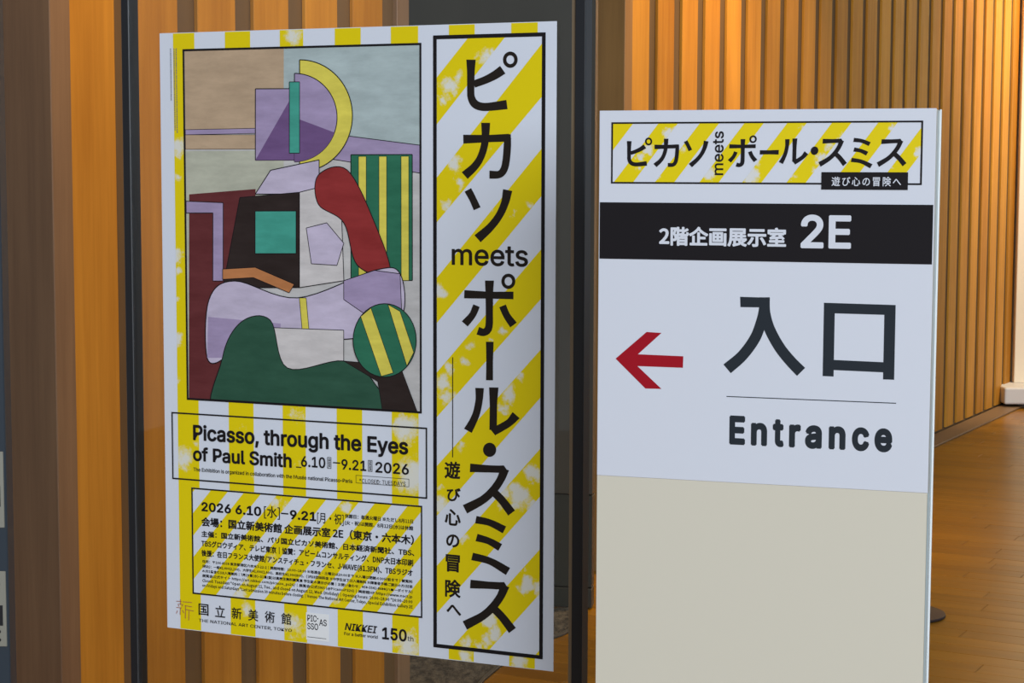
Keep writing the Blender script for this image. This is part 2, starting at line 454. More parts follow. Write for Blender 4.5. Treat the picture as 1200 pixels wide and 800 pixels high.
def put(ink, s, x0, x1, z0, z1, fnt=None, bold=0.0, res=3, ref=None, space=1.0, shear=0.0, turn=0):
    """letters s fitted so that their ink spans x0..x1 and the reference letter (or the ink) spans z0..z1"""
    v, f = glyphs(s, fnt, bold, res, space, shear)
    if not len(v): return
    v = v.copy()
    if ref: rv, _ = glyphs(ref, fnt, bold, res)
    else: rv = v
    if turn:                                        # written upwards (turn=1) or downwards (turn=-1)
        X = (v[:, 0]-v[:, 0].min())/np.ptp(v[:, 0]); Y = (v[:, 1]-rv[:, 1].min())/np.ptp(rv[:, 1])
        if turn > 0: q_ = np.stack([x1-(x1-x0)*Y, z0+(z1-z0)*X], 1)
        else: q_ = np.stack([x0+(x1-x0)*Y, z1-(z1-z0)*X], 1)
    else:
        q_ = np.stack([x0+(v[:, 0]-v[:, 0].min())/np.ptp(v[:, 0])*(x1-x0), z0+(v[:, 1]-rv[:, 1].min())/np.ptp(rv[:, 1])*(z1-z0)], 1)
    ink.add([tuple(map(float, p)) for p in q_], f)
def line(ink, P, s, xl, yt, yb, xr, **k):
    """a line of type: top and foot measured at its left end xl, running to xr"""
    a, b = P(xl, yt), P(xl, yb); yr = yb
    for _ in range(4):                                  # follow the line to its right end
        c = P(xr, yr); dy = (P(xr, yr+1)[1]-c[1]); yr += (b[1]-c[1])/dy
    put(ink, s, (a[0]+b[0])/2, P(xr, yr)[0], b[1], a[1], **k)
def fitbox(ink, P, s, x0, y0, x1, y1, **k):
    xc, yc = (x0+x1)/2, (y0+y1)/2
    put(ink, s, P(x0, yc)[0], P(x1, yc)[0], P(xc, y1)[1], P(xc, y0)[1], **k)

# brush-lettered katakana, measured on the tall poster
KANA = {
 'pi': stroke_px([(553.2, 70.6), (553, 85), (552.8, 106), (553.4, 115), (557, 122), (563.5, 125.6), (574, 126.2), (595.2, 123.6)], (11, 9, 8.4, 8.6, 9.5, 9.6, 9.6, 11)) + stroke_px([(590.4, 82.6), (581, 89), (570, 94.5), (556.5, 99.5)], (11, 10, 9, 8.5)) + ring_px(599.3, 70.8, 8.6, 9.6, 4.6, 5.2),
 'ka': stroke_px([(570.2, 145), (570, 158), (568.6, 172), (564, 186), (557, 196.5), (545.5, 207)], (10.5, 9, 8.4, 8.4, 9, 10.5)) + stroke_px([(544, 164.2), (572, 163.6), (597.5, 162.6)], (10.5, 8.6, 9)) + stroke_px([(595.6, 158.6), (595.6, 172), (594, 190), (591.2, 200.5), (585.6, 205.8), (574.5, 206)], (8, 8.6, 8.6, 8.6, 8.6, 9.4)) + [[(594, 158.3), (598, 159.5), (600.2, 164), (594, 170)]],
 'so': stroke_px([(549.2, 223.8), (554.6, 234), (560, 246)], (8.6, 8.2, 8.6)) + stroke_px([(595.8, 224.2), (592.6, 239), (585.8, 254), (575.4, 267.6), (560.4, 281.2)], (11, 9.2, 8.8, 9.2, 11)),
 'po': stroke_px([(574.2, 330.3), (574, 345), (574, 365), (573.8, 381), (572, 388), (567, 391), (560.4, 389)], (10.5, 8.8, 8.4, 8.6, 8.8, 8.6, 9.4)) + stroke_px([(544.7, 346.2), (575, 347.4), (602.2, 347.8)], (9.6, 8, 9)) + stroke_px([(559, 359.6), (554.2, 370.5), (545.2, 381)], (8.2, 8, 9.2)) + stroke_px([(589.4, 360), (594.4, 371.4), (602.2, 382.4)], (8.4, 8.2, 9.4)) + ring_px(596.3, 331.2, 8.2, 9, 4.4, 5),
 'bar': stroke_px([(574.4, 402), (574.2, 425), (574, 447)], (9, 7.8, 8.2)),
 'ru': stroke_px([(562.4, 456), (561.8, 470), (559, 484), (554.6, 495), (548.6, 506)], (10, 8.4, 8.4, 8.8, 10.2)) + stroke_px([(578.9, 455.4), (578.5, 475), (578, 505)], (11, 8.6, 8.6)) + [[(573.8, 503), (580.8, 511.8), (584, 503), (582, 498)], ] + stroke_px([(579.5, 506.4), (588, 502), (597.5, 496), (605, 487.8)], (9.4, 9, 8.8, 11)),
 'dot': disc_px(573.9, 528.2, 7.7, 8.3),
 'su': stroke_px([(551, 549.2), (572, 550.4), (590.5, 551)], (10, 8.4, 8.4)) + stroke_px([(591.6, 550.4), (586.6, 563), (577.4, 576), (565, 587), (545, 597.6)], (10.5, 9.2, 9.2, 9.4, 11)) + [[(586, 546.6), (590.5, 546.4), (595.2, 553.6), (592, 558), (586, 556)]] + stroke_px([(577.4, 576.4), (588, 587), (599.4, 602)], (9, 9.2, 10)),
 'mi': stroke_px([(557.6, 609.6), (574, 613.2), (591, 621.6)], (8.8, 7.8, 9)) + stroke_px([(558.4, 630.4), (572.6, 634.6), (586, 642)], (8.8, 7.8, 9)) + stroke_px([(553.2, 652.4), (574, 658), (595, 670)], (9, 8, 9.6)),
 'su2': stroke_px([(551, 684.6), (572, 686), (590.5, 687)], (10, 8.4, 8.6)) + stroke_px([(591.6, 686.4), (586.2, 699), (577, 711.4), (565, 722), (544.6, 732.8)], (10.5, 9.2, 9.2, 9.4, 11)) + [[(586, 682.4), (590.5, 682.4), (595.2, 689.8), (592, 694), (586, 692)]] + stroke_px([(577, 711.8), (588, 723), (600, 738.6)], (9, 9.2, 10)),
}
def merged(P, polys):
    vv, ff = [], []
    for pl_ in polys:
        ff.append(tuple(range(len(vv), len(vv)+len(pl_)))); vv += [tuple(map(float, P(*p))) for p in pl_]
    vv, ff = union(np.array(vv)*100, ff); vv = vv/100
    return [[(float(vv[i][0]), float(vv[i][1])) for i in f_] for f_ in ff]
KUV = {k_: merged(PP, v) for k_, v in KANA.items()}
def kana_to(ink, key, P, x0, y0, x1, y1, rot=False):
    src = KUV[key]
    if rot: src = [[(p[1], p[0]) for p in a] for a in src]
    xs = [p[0] for a in src for p in a]; zs = [p[1] for a in src for p in a]
    xc, yc = (x0+x1)/2, (y0+y1)/2
    X0, X1, Z0, Z1 = P(x0, yc)[0], P(x1, yc)[0], P(xc, y1)[1], P(xc, y0)[1]
    for a in src: ink.poly([(X0+(p[0]-min(xs))/(max(xs)-min(xs))*(X1-X0), Z0+(p[1]-min(zs))/(max(zs)-min(zs))*(Z1-Z0)) for p in a])

# yellow printed stripes; the worn, dry-brushed patches are fixed places on the print
def stripe_mat(name, P, blobs, base=(.80, .63, .001), paper=(.74, .755, .76), sc=1.0):
    mm = mat(name, base, .5, 0, .25); n = N(mm)
    tc = n.n('ShaderNodeTexCoord'); w_ = None
    wn = n.n('ShaderNodeTexNoise'); wn.inputs['Scale'].default_value = 55*sc; wn.inputs['Detail'].default_value = 3; n.l(tc.outputs['Object'], wn.inputs['Vector'])
    wv = n.n('ShaderNodeVectorMath', operation='MULTIPLY_ADD'); wv.inputs[1].default_value = (.030/sc, .030/sc, .030/sc); wv.inputs[2].default_value = (-.015/sc, -.015/sc, -.015/sc)
    n.l(wn.outputs['Color'], wv.inputs[0]); wa = n.n('ShaderNodeVectorMath', operation='ADD'); n.l(wv.outputs[0], wa.inputs[0]); n.l(tc.outputs['Object'], wa.inputs[1])
    ns = n.noise(tc.outputs['Object'], 42*sc, 4, .62); nf = n.noise(tc.outputs['Object'], 210*sc, 3, .7)
    for (x, y, r, a) in blobs:
        u, v = P(x, y); rr = abs(P(x+r, y)[0]-u)
        d = n.n('ShaderNodeVectorMath', operation='DISTANCE'); d.inputs[1].default_value = (u, 0, v)
        cl = n.n('ShaderNodeVectorMath', operation='MULTIPLY'); cl.inputs[1].default_value = (1, 0, 1)
        n.l(wa.outputs[0], cl.inputs[0]); n.l(cl.outputs[0], d.inputs[0])
        g = n.math('MULTIPLY', n.math('SUBTRACT', 1.0, n.math('DIVIDE', d.outputs['Value'], rr*1.25), True), a)
        w_ = g if w_ is None else n.math('MAXIMUM', w_, g)
    t_ = n.math('ADD', w_, n.math('MULTIPLY', n.math('SUBTRACT', ns, .5), 1.1))
    t_ = n.math('ADD', t_, n.math('MULTIPLY', n.math('SUBTRACT', nf, .5), .7))
    t_ = n.math('MULTIPLY', n.math('SUBTRACT', t_, .32), 2.4, True)
    t_ = n.math('MULTIPLY', t_, n.math('MULTIPLY', w_, 2.2, True))
    t_ = n.math('MULTIPLY', t_, .86)
    n.l(n.mix(t_, base, paper), n.b.inputs['Base Color'])
    return mm

# ------------------------------------------------------------------ the poster
box('sheet', -PW/2, PW/2, 0, .0012, 0, PH, M_white, poster)
OFF1, OFF2, OFF3, OFF4 = .0003, .0006, .0009, .0012
# vertical stripes
R_title = rect_uv(PP, (508, 42.5), (640, 38), (636, 772.3), (508.7, 758))
R_pic = rect_uv(PP, (213.3, 56.6), (494.5, 50.8), (495.2, 485.6), (220.4, 469.4))
R_p1 = rect_uv(PP, (201.3, 483.3), (501, 502.2), (501, 585.3), (203.2, 562))
R_p2 = rect_uv(PP, (225.2, 571.8), (495.3, 593.3), (495, 724.4), (226.6, 695.6))
tops = [(203, 232), (263, 294), (328.5, 356), (393, 423), (458.5, 491), (527, 560), (596, 630)]
bots = [(212, 232.5), (272, 299.5), (333.5, 360), (396, 426), (460, 490.5), (525.5, 552), (600, 627)]
vs = Ink(); w_st = []
for (a, b), (c, d) in zip(tops, bots):
    ua = (PP(a, 38)[0] + PP(c, 760)[0])/2; ub = (PP(b, 38)[0] + PP(d, 760)[0])/2
    w_st.append((ua, ub)); vs.poly([(ua, .001), (ub, .001), (ub, PH-.001), (ua, PH-.001)])
M_vs = stripe_mat('yellow stripe print', PP, [(343, 41, 16, .8), (209, 172, 11, 1), (207, 206, 7, .8), (207, 300, 9, .9), (208, 318, 7, 1), (209, 352, 7, .8), (207, 398, 10, .9),
    (206, 445, 6, .6), (214, 537, 17, .9), (350, 487, 16, .6), (476, 503, 19, 1.1), (486, 560, 24, 1.1), (470, 572, 12, .8), (300, 560, 10, .5), (345, 733, 17, .9), (478, 757, 19, 1.0), (484, 740, 9, .5),
    (352, 545, 10, .4), (290, 715, 12, .7), (545, 768, 11, .9), (606, 776, 12, 1.0), (284, 500, 8, .4), (230, 520, 6, .5)])
vs.build('vertical_stripes', M_vs, poster, OFF1)
# white grounds of the framed panels
wb = Ink(); rpoly(wb, R_title); rpoly(wb, R_p2)
wb.build('panel_ground', M_white, poster, OFF2)
# diagonal stripes of the title panel
T = .0062
x0, x1, z0, z1 = R_title; inn = (x0+T, x1-T, z0+T, z1-T)
dg = Ink()
bands = [((634, -62), (514, 90), (634, -8), (514, 145)), ((634, 55), (514, 207.6), (634, 117), (514, 260)), ((633, 178.8), (514, 325), (633, 234), (514, 378)),
         ((632, 297), (513, 437), (632, 354.6), (514, 488)), ((632, 413.3), (514, 545), (632, 469), (514, 603)), ((632, 528), (514, 661), (632, 583.5), (514, 716)),
         ((631.5, 645), (514, 775), (631, 697), (514, 826)), ((631, 762), (514, 892), (631, 815), (514, 945))]
for ur, ul, lr, ll in bands:
    a, b, c, d = PP(*ur), PP(*ul), PP(*ll), PP(*lr)
    def ext(p, q_, k_): return (p[0]+(q_[0]-p[0])*k_, p[1]+(q_[1]-p[1])*k_)
    pg = [ext(b, a, 1.2), ext(b, a, -.2), ext(c, d, -.2), ext(c, d, 1.2)]
    pg = clip(pg, *inn)
    if pg: dg.poly(pg)
M_dg = stripe_mat('title stripe print', PP, [(527, 103, 13, .95), (538, 92, 8, .8), (521, 118, 10, .9), (568, 67, 11, .9), (578, 62, 7, .7), (533, 193, 12, 1), (540, 215, 8, .9), (524, 241, 10, .7), (574, 175, 6, .4), (603, 251, 6, .6), (622, 243, 7, .7), (575, 245, 5, .5),
    (516, 343, 10, 1.1), (590, 392, 7, .7), (575, 398, 6, .7), (552, 405, 8, .7), (545, 424, 9, .7), (528, 432, 9, .8), (520, 450, 12, 1.0), (524, 468, 12, .9), (611, 444, 6, .8), (596, 462, 13, 1.0), (590, 480, 8, .8), (541, 524, 8, .8), (517, 592, 14, .9), (515, 571, 8, .6),
    (624, 556, 12, 1.1), (608, 582, 16, 1.3), (624, 592, 10, 1.2), (588, 578, 10, 1.0), (590, 592, 9, .8), (543, 633, 7, .7), (617, 686, 12, 1.3), (629, 690, 10, 1.0), (574, 727, 12, 1.2), (580, 742, 10, 1.1), (570, 750, 9, .9), (548, 753, 9, .9), (560, 757, 8, .8), (610, 668, 6, .5)])
dg.build('title_stripes', M_dg, poster, OFF3)
# diagonal stripes of the details panel
t1 = .0026
x0, x1, z0, z1 = R_p2; dd = Ink()
per, wd = 37.6, 19.0
for k_ in range(-3, 8):
    xb = 234 + per*k_
    def yb(x): return 695.6 + (x-226.6)*.1073
    a, b = PP(xb, yb(xb)), PP(xb+wd, yb(xb+wd)); c = PP(xb+96, yb(xb)-122)
    dx, dz = c[0]-a[0], c[1]-a[1]
    pg = clip([(a[0]-dx*.1, a[1]-dz*.1), (b[0]-dx*.1, b[1]-dz*.1), (b[0]+dx*1.2, b[1]+dz*1.2), (a[0]+dx*1.2, a[1]+dz*1.2)], x0+t1, x1-t1, z0+t1, z1-t1)
    if pg: dd.poly(pg)
M_dd = stripe_mat('details stripe print', PP, [(322, 588, 9, .9), (338, 595, 9, .9), (405, 595, 9, 1.0), (282, 698, 11, 1.1), (288, 680, 8, .8), (352, 690, 6, .5), (246, 655, 7, .6), (300, 640, 7, .7), (320, 655, 9, .7), (415, 640, 7, .5), (455, 700, 7, .5), (392, 700, 9, .8), (268, 640, 6, .6), (370, 640, 6, .5)], sc=1.3)
dd.build('details_stripes', M_dd, poster, OFF3)
# black rules
fr_ = Ink(); frame_ring(fr_, R_title, T); frame_ring(fr_, R_p1, .0026); frame_ring(fr_, R_p2, .0027)
x0, x1, z0, z1 = R_pic; frame_ring(fr_, (x0, x1, z0, z1), .0035)
fr_.build('black_rules', M_ink, poster, OFF4)

# big katakana title
ti = Ink()
for key in ('pi', 'ka', 'so', 'po', 'bar', 'ru', 'dot', 'su', 'mi', 'su2'):
    for a in KUV[key]: ti.poly(a)
M_title = mat('dark brown black print', (.018, .013, .010), .6, 0, .15)
fitbox(ti, PP, 'meets', 530.1, 289.8, 619.4, 313.4, fnt=F_LAT, bold=.012, res=4)
for ch, b_ in zip('遊び心の冒険へ', ((521.2, 541.6, 539.6, 562), (523.8, 572.4, 540, 588.4), (521.3, 597.3, 540, 616.7), (523, 626.7, 538.4, 642), (522.4, 650.4, 539, 670.7), (521.6, 679.5, 539.8, 700.3), (523.2, 708.7, 540.3, 721))):
    fitbox(ti, PP, ch, *b_, fnt=F_CJK, bold=.010, res=4)
a, b = PP(530.8, 420), PP(530.8, 537); xm = (a[0]+b[0])/2
ti.poly([(xm-.0008, b[1]), (xm+.0008, b[1]), (xm+.0008, a[1]), (xm-.0008, a[1])])
ti.build('title_lettering', M_title, poster, OFF4)

# English title panel
en = Ink(); L_ = dict(fnt=F_LAT, res=4)
line(en, PP, 'Picasso, through the Eyes', 227, 498.3, 516.3, 478.8, bold=.024, ref='E', **L_)
line(en, PP, 'of Paul Smith', 227, 524.4, 540.4, 342.7, bold=.024, ref='P', **L_)
line(en, PP, '_', 347.6, 547.4, 548.6, 354, **L_)
line(en, PP, '6.10', 353.6, 534.8, 547.6, 382, bold=.018, ref='0', **L_)
line(en, PP, '–', 391, 542.2, 543.6, 399.3, **L_)
line(en, PP, '9.21', 400.8, 538.6, 551, 429.9, bold=.018, ref='0', **L_)
line(en, PP, '2026', 440.5, 541.8, 554.6, 479.6, bold=.018, ref='0', **L_)
line(en, PP, 'The Exhibition is organized in collaboration with the Musée national Picasso–Paris', 227.5, 548.3, 552.6, 413.5, ref='E', fnt=F_LAT, res=2, bold=.012)
line(en, PP, '*CLOSED: TUESDAYS', 421.8, 561.5, 566.3, 475.8, ref='E', fnt=F_LAT, res=4)
frame_ring(en, rect_uv(PP, (417.6, 557.4), (479.8, 562.2), (479.8, 571.4), (417.6, 567)), .0007)
for xa, xb, ya, yb_, wd_ in ((384.3, 388.9, 536.4, 549.8, 'WED'), (432, 436.9, 540, 553.4, 'MON')):
    r = rect_uv(PP, (xa, ya), (xb, ya+.3), (xb, yb_+.3), (xa, yb_)); frame_ring(en, r, .0009)
    put(en, wd_, r[0]+.002, r[1]-.002, r[2]+.002, r[3]-.002, fnt=F_LAT, bold=.02, res=1, turn=1)
en.build('english_lettering', M_ink, poster, OFF4)

# details panel
de = Ink(); J = dict(fnt=F_CJK, res=3)
line(de, PP, '2026 6.10', 236.9, 588.5, 599.5, 307, bold=.028, ref='0', **L_)
line(de, PP, '[水]', 310.2, 593, 608, 328.8, bold=.004, **J)
line(de, PP, '–', 330, 601.2, 602.8, 338.7, **L_)
line(de, PP, '9.21', 340.5, 597.9, 608.9, 371.4, bold=.028, ref='0', **L_)
line(de, PP, '[月・祝]', 372.4, 600.6, 614.4, 403.3, bold=.004, **J)
S_ = dict(fnt=F_CJK, res=2)
line(de, PP, '休館日：毎週火曜日 ※ただし8月11日', 404.7, 602.8, 607.6, 484.5, ref='国', bold=.010, **S_)
line(de, PP, '(火・祝)は開館、8月12日(水)は休館', 404.7, 610.6, 615.4, 484.5, ref='国', bold=.010, **S_)
line(de, PP, '会場：国立新美術館 企画展示室 2E（東京・六本木）', 236.9, 606.6, 616.9, 485.4, ref='国', bold=.012, **J)
line(de, PP, '主催：国立新美術館、パリ国立ピカソ美術館、日本経済新聞社、TBS、', 237, 622.4, 629.4, 485.9, ref='国', bold=.012, **S_)
line(de, PP, 'TBSグロウディア、テレビ東京｜協賛：アビームコンサルティング、DNP大日本印刷', 237, 633.4, 640.8, 484.5, ref='国', bold=.012, **S_)
line(de, PP, '後援：在日フランス大使館/アンスティチュ・フランセ、J-WAVE(81.3FM)、TBSラジオ', 237, 644.6, 651.8, 483.8, ref='国', bold=.012, **S_)
fine = ['住所：〒106-8558 東京都港区六本木7-22-2｜開館時間：10:00–18:00 ※毎週金・土曜日は20:00まで ※入場は閉館の30分前まで｜観覧料',
        '(税込)：一般¥2,400(2,200)、大学生¥1,600(1,400)、高校生¥1,000(800)、( )内は団体料金 ※中学生以下は入場無料 ※障害者手帳ご提示の方(付添',
        'の方1名含む)は入場無料｜7月29日(水)–31日(金)は高校生無料観覧日 学生証の提示が必要｜お問い合わせ：050-5541-8600(ハローダイヤル)',
        '展覧会公式サイト https://art.nikkei.com/picasso_ps26/｜展覧会公式SNS (@PicassoPS26)｜美術館HP https://www.nact.jp',
        'Closed: Tuesdays *Open on August 11, Tue., and closed on August 12, Wed. (Holiday)｜Opening hours: 10:00–18:00 *10:00–20:00',
        'on Fridays and Saturdays *Last admission 30 minutes before closing.｜Venue: The National Art Center, Tokyo, Special Exhibition Gallery 2E']
for i, s in enumerate(fine):
    y = 656.2 + i*5.56
    line(de, PP, s, 238, y, y+3.5, 483.7, ref='国' if i < 4 else 'E', fnt=F_CJK, res=1, bold=.010)
de.build('details_lettering', M_ink, poster, OFF4)

# foot of the poster
ft = Ink()
for i, ch in enumerate('国立新美術館'):
    x = 233.8 + 19.35*i; y = 707.6 + 2.15*i
    fitbox(ft, PP, ch, x, y, x+11.6, y+13.4, fnt=F_CJK, bold=.004, res=3)
line(ft, PP, 'THE NATIONAL ART CENTER, TOKYO', 234, 724.7, 728.2, 342.7, ref='E', fnt=F_LAT, res=2, bold=.006)
ft.build('museum_lettering', M_ink, poster, OFF4); ft = Ink()
line(ft, PP, 'NIKKEI', 404.6, 729.6, 738, 442.4, bold=.016, shear=.22, ref='E', **L_)
line(ft, PP, 'For a better world', 404, 740.2, 743.8, 443, ref='F', fnt=F_LAT, res=2, bold=.01)
ft.build('sponsor_lettering', M_ink, poster, OFF4); ft = Ink()
line(ft, PP, '150', 448.2, 734.4, 748.8, 476.8, bold=.022, ref='0', **L_)
line(ft, PP, 'th', 477.8, 745, 750.8, 484.6, ref='h', **L_)
ft.build('anniversary_lettering', M_ink, poster, OFF4)
wl = Ink(); R_logo = rect_uv(PP, (359.3, 717.2), (386, 720.2), (386, 752), (359.3, 748.8)); rpoly(wl, R_logo)
wl.build('logo_ground', mat('plain white print', (.84, .85, .86), .42), poster, OFF2)
lg = Ink()
line(lg, PP, 'PIC', 360.8, 720.2, 727.6, 371.6, bold=.01, ref='P', **L_)
line(lg, PP, '·', 372, 724, 725.6, 373.6, **L_)
line(lg, PP, 'AS', 374.6, 725.4, 732.8, 383.4, bold=.01, ref='A', **L_)
line(lg, PP, 'SSO', 360.8, 729.4, 737, 373.4, bold=.01, ref='S', **L_)
line(lg, PP, '–––––––––––––', 360.8, 745.6, 746.2, 382.8, **L_)
lg.build('museum_logo', M_ink, poster, OFF3)
rl = Ink()
def zz(x, y): return (150+x/8, 700+y/8)
for a, b in (((462, 35), (512, 38)), ((522, 40), (608, 48)), ((500, 18), (503, 62)), ((542, 76), (608, 88)), ((462, 93), (515, 98)), ((552, 112), (625, 128)), ((548, 78), (547, 196)), ((580, 124), (578, 214)), ((500, 98), (498, 162)), ((478, 60), (486, 84)), ((524, 60), (516, 84)), ((474, 122), (462, 150)), ((520, 118), (532, 146)), ((486, 60), (514, 66))):
    for q_ in stroke_px([zz(*a), zz(*b)], .75): rl.poly([PP(*p) for p in q_])
rl.build('red_brown_emblem', M_redbrown, poster, OFF4)
# microscopic caption down the left margin: a few fine dotted rules
mc = Ink()
for xx, ya, yb_ in ((199.3, 56, 117), (203.3, 56, 152), (205.8, 56, 156)):
    y = ya
    while y < yb_:
        h_ = random.uniform(.7, 2.0); a = PP(xx+(y-40)*.015, y); b = PP(xx+1.0+(y-40)*.015, y+h_)
        mc.poly([(a[0], b[1]), (b[0], b[1]), (b[0], a[1]), (a[0], a[1])]); y += h_+random.uniform(.4, .8)
mc.build('margin_caption', M_greyline, poster, OFF4)

# the picture: a plain abstract arrangement of coloured fields
x0, x1, z0, z1 = R_pic; e = .0033; PR = (x0+e, x1-e, z0+e, z1-e)
def paint(name, col):
    mm = mat(name, col, .5, 0, .3); n = N(mm); tc = n.n('ShaderNodeTexCoord')
    mp = n.n('ShaderNodeMapping'); mp.inputs['Scale'].default_value = (.35, 1, 1.2); n.l(tc.outputs['Object'], mp.inputs['Vector'])
    g = n.noise(mp.outputs[0], 34, 5, .65)
    n.l(n.mix(n.math('MULTIPLY', n.math('SUBTRACT', g, .36), 1.7, True), tuple(c*.9 for c in col), tuple(min(1, c*1.32+.01) for c in col)), n.b.inputs['Base Color'])
    return mm
COL = {'peach': (.50, .355, .23), 'mist': (.42, .50, .50), 'sand': (.48, .48, .38), 'stone': (.55, .53, .52), 'lavender': (.37, .29, .46), 'violet': (.16, .085, .22), 'pale lavender': (.55, .48, .62),
       'yellow': (.72, .62, .09), 'green': (.022, .155, .085), 'teal': (.055, .34, .26), 'red': (.28, .024, .024), 'maroon': (.125, .022, .024), 'black brown': (.022, .012, .010), 'off white': (.62, .58, .57), 'dark green': (.022, .085, .05), 'orange': (.52, .20, .07)}
PM = {k_: paint(k_+' paint', v) for k_, v in COL.items()}
picture = link('picture', box_me('picture', x0+e*.5, x1-e*.5, -OFF1*1.5, 0, z0+e*.5, z1-e*.5, PM['stone']), poster)
_lay = [0]
ol = Ink()
def shape(col, pts, outline=1.1, curve=False):
    if curve:
        P_ = pts + [pts[0], pts[1], pts[2]]; S = smooth([Vector(p) for p in P_], 8)
        pts = [tuple(p) for p in S[8:8*(len(pts)+1)]]
    uv = clip([PP(*p) for p in pts], *PR)
    if not uv: return
    _lay[0] += 1; off = OFF1*1.5 + _lay[0]*.00004
    i_ = Ink()
    v_ = [Vector(p) for p in uv]
    # triangulate (fields may be hollow-sided)
    from mathutils.geometry import tessellate_polygon
    tri = tessellate_polygon([[Vector((p[0], p[1], 0)) for p in uv]])
    i_.add(uv, [tuple(t) for t in tri])
    i_.build('colour_field', PM[col], picture, off)
    if outline:
        o_ = Ink(); k_ = len(uv); h_ = outline*.0016/2
        for j in range(k_):
            a, b = Vector(uv[j]), Vector(uv[(j+1) % k_])
            if (b-a).length < 1e-7: continue
            nn = Vector((-(b-a).y, (b-a).x)).normalized()*h_
            o_.poly([tuple(a+nn), tuple(b+nn), tuple(b-nn), tuple(a-nn)])
        _lay[0] += 1
        o_.build('outline', M_ink, picture, OFF1*1.5 + _lay[0]*.00004)
def ell(cx, cy, rx, ry, a0=0, a1=360, k=40, rot=0):
    c_, s_ = math.cos(math.radians(rot)), math.sin(math.radians(rot)); out = []
    for i in range(k+(0 if a1-a0 >= 360 else 1)):
        t_ = math.radians(a0+(a1-a0)*i/k); x, y = rx*math.cos(t_), ry*math.sin(t_); out.append((cx+x*c_-y*s_, cy+x*s_+y*c_))
    return out
Q = lambda xa, ya, xb, yb: [(xa, ya), (xb, ya), (xb, yb), (xa, yb)]
shape('peach', Q(210, 50, 333, 152), 0)
shape('mist', Q(333, 48, 500, 172), 0)
shape('lavender', [(210, 152), (333, 150), (333, 156), (210, 158)], .6)
shape('peach', Q(210, 158, 333, 175), .5)
shape('sand', Q(210, 177, 333, 330), 0)
shape('sand', Q(210, 330, 245, 475), 0)
shape('lavender', [(333, 150), (500, 172), (500, 205), (333, 178)], .8)
shape('stone', Q(333, 205, 500, 490), 0)
shape('maroon', [(222, 470), (222, 228), (300, 222), (300, 470)], 0)
shape('lavender', [(216, 236), (262, 238), (262, 330), (250, 330), (250, 250), (216, 250)], .9)
# upper fields
shape('green', [(412, 330), (412, 182), (484, 182), (484, 330)], 1.0)
for xa in (421, 445, 471): shape('yellow', Q(xa, 184, xa+9, 330), .6)
shape('lavender', Q(300, 104, 348, 188), 1.0)
shape('violet', [(300, 188), (348, 104), (348, 188)], 0)
shape('yellow', ell(352, 136, 62, 66, -90, 90), 1.1)
shape('lavender', ell(346, 138, 50, 52, -90, 90), 1.0)
shape('violet', ell(346, 138, 50, 52, 20, 90) + [(346, 138)], 0)
shape('teal', Q(340, 96, 352, 180), .8)
shape('pale lavender', [(300, 228), (318, 200), (375, 188), (375, 228)], 1.0)
# middle fields
shape('black brown', [(262, 338), (282, 232), (352, 226), (352, 338)], .8)
shape('off white', [(352, 226), (400, 214), (404, 330), (352, 338)], .9)
shape('red', [(374, 206), (408, 200), (440, 262), (458, 322), (420, 312), (404, 262), (374, 240)], 1.0, True)
shape('teal', [(300, 248), (348, 248), (348, 298), (300, 298)], .8)
shape('pale lavender', [(360, 268), (384, 262), (404, 286), (396, 312), (366, 310)], .8)
shape('orange', [(262, 316), (300, 314), (346, 334), (340, 344), (298, 326), (262, 328)], .7)
# lower fields
shape('pale lavender', [(244, 420), (246, 352), (276, 330), (350, 350), (440, 318), (470, 322), (472, 372), (430, 396), (330, 398), (290, 384), (264, 420)], 1.1, True)
shape('lavender', [(244, 420), (245, 372), (330, 380), (330, 398), (290, 384), (264, 420)], 0)
shape('lavender', [(404, 330), (440, 318), (470, 322), (472, 372), (450, 384), (404, 352)], .8)
shape('yellow', [(352, 350), (360, 350), (364, 396), (356, 396)], .7)
shape('off white', [(300, 384), (404, 388), (404, 430), (336, 444)], .8)
shape('dark green', [(262, 500), (262, 420), (284, 378), (318, 376), (338, 432), (404, 424), (440, 450), (452, 500)], 1.0, True)
shape('black brown', [(404, 424), (470, 430), (496, 500), (452, 500), (444, 448)], .7)
shape('green', ell(452, 400, 37, 43), 1.0)
shape('yellow', [(424, 372), (436, 362), (462, 438), (448, 442)], .6)
shape('yellow', [(456, 358), (470, 366), (486, 414), (478, 430)], .6)

# ------------------------------------------------------------------ the glass door the poster hangs on
gd = empty('glass_door', Vector((pc.x, pc.y, 0)) + Vector((math.sin(YA), math.cos(YA), 0))*.0013, -YA)
tag(gd, 'black framed glass door with the striped poster on its pane', 'glass door')
def door_u(x, y):                                   # pixel on the door plane -> distance along the door
    d = ray(x, y); nrm = Vector((math.sin(YA), math.cos(YA), 0)); k_ = (pc.x*nrm.x+pc.y*nrm.y)/(d.x*nrm.x+d.y*nrm.y)
    p = Vector((d.x*k_, d.y*k_)); return (p.x-pc.x)*math.cos(YA) - (p.y-pc.y)*math.sin(YA)
ul0, ul1 = door_u(149, 400), door_u(158, 400)
ur0, ur1 = door_u(674, 400), door_u(686, 400)
box('glass_pane', ul1-.003, ur0+.003, 0, .008, .05, 2.7, M_glass, gd)
box('left_stile', ul0, ul1, -.006, .024, 0, 2.75, M_black, gd, .0012)
rs = box('right_stile', ur0, ur1, -.010, .018, 0, 2.75, M_black, gd, .0012)
box('painted_daylit_side', ur1-.0004, ur1+.0006, -.009, .017, 0, 2.75, M_stile_daylit, rs)  # thin sheet on the stile's side, carries the painted daylight tint
box('seal', ur0-.0075, ur0, -.004, 0, .05, 2.7, M_tan, gd)
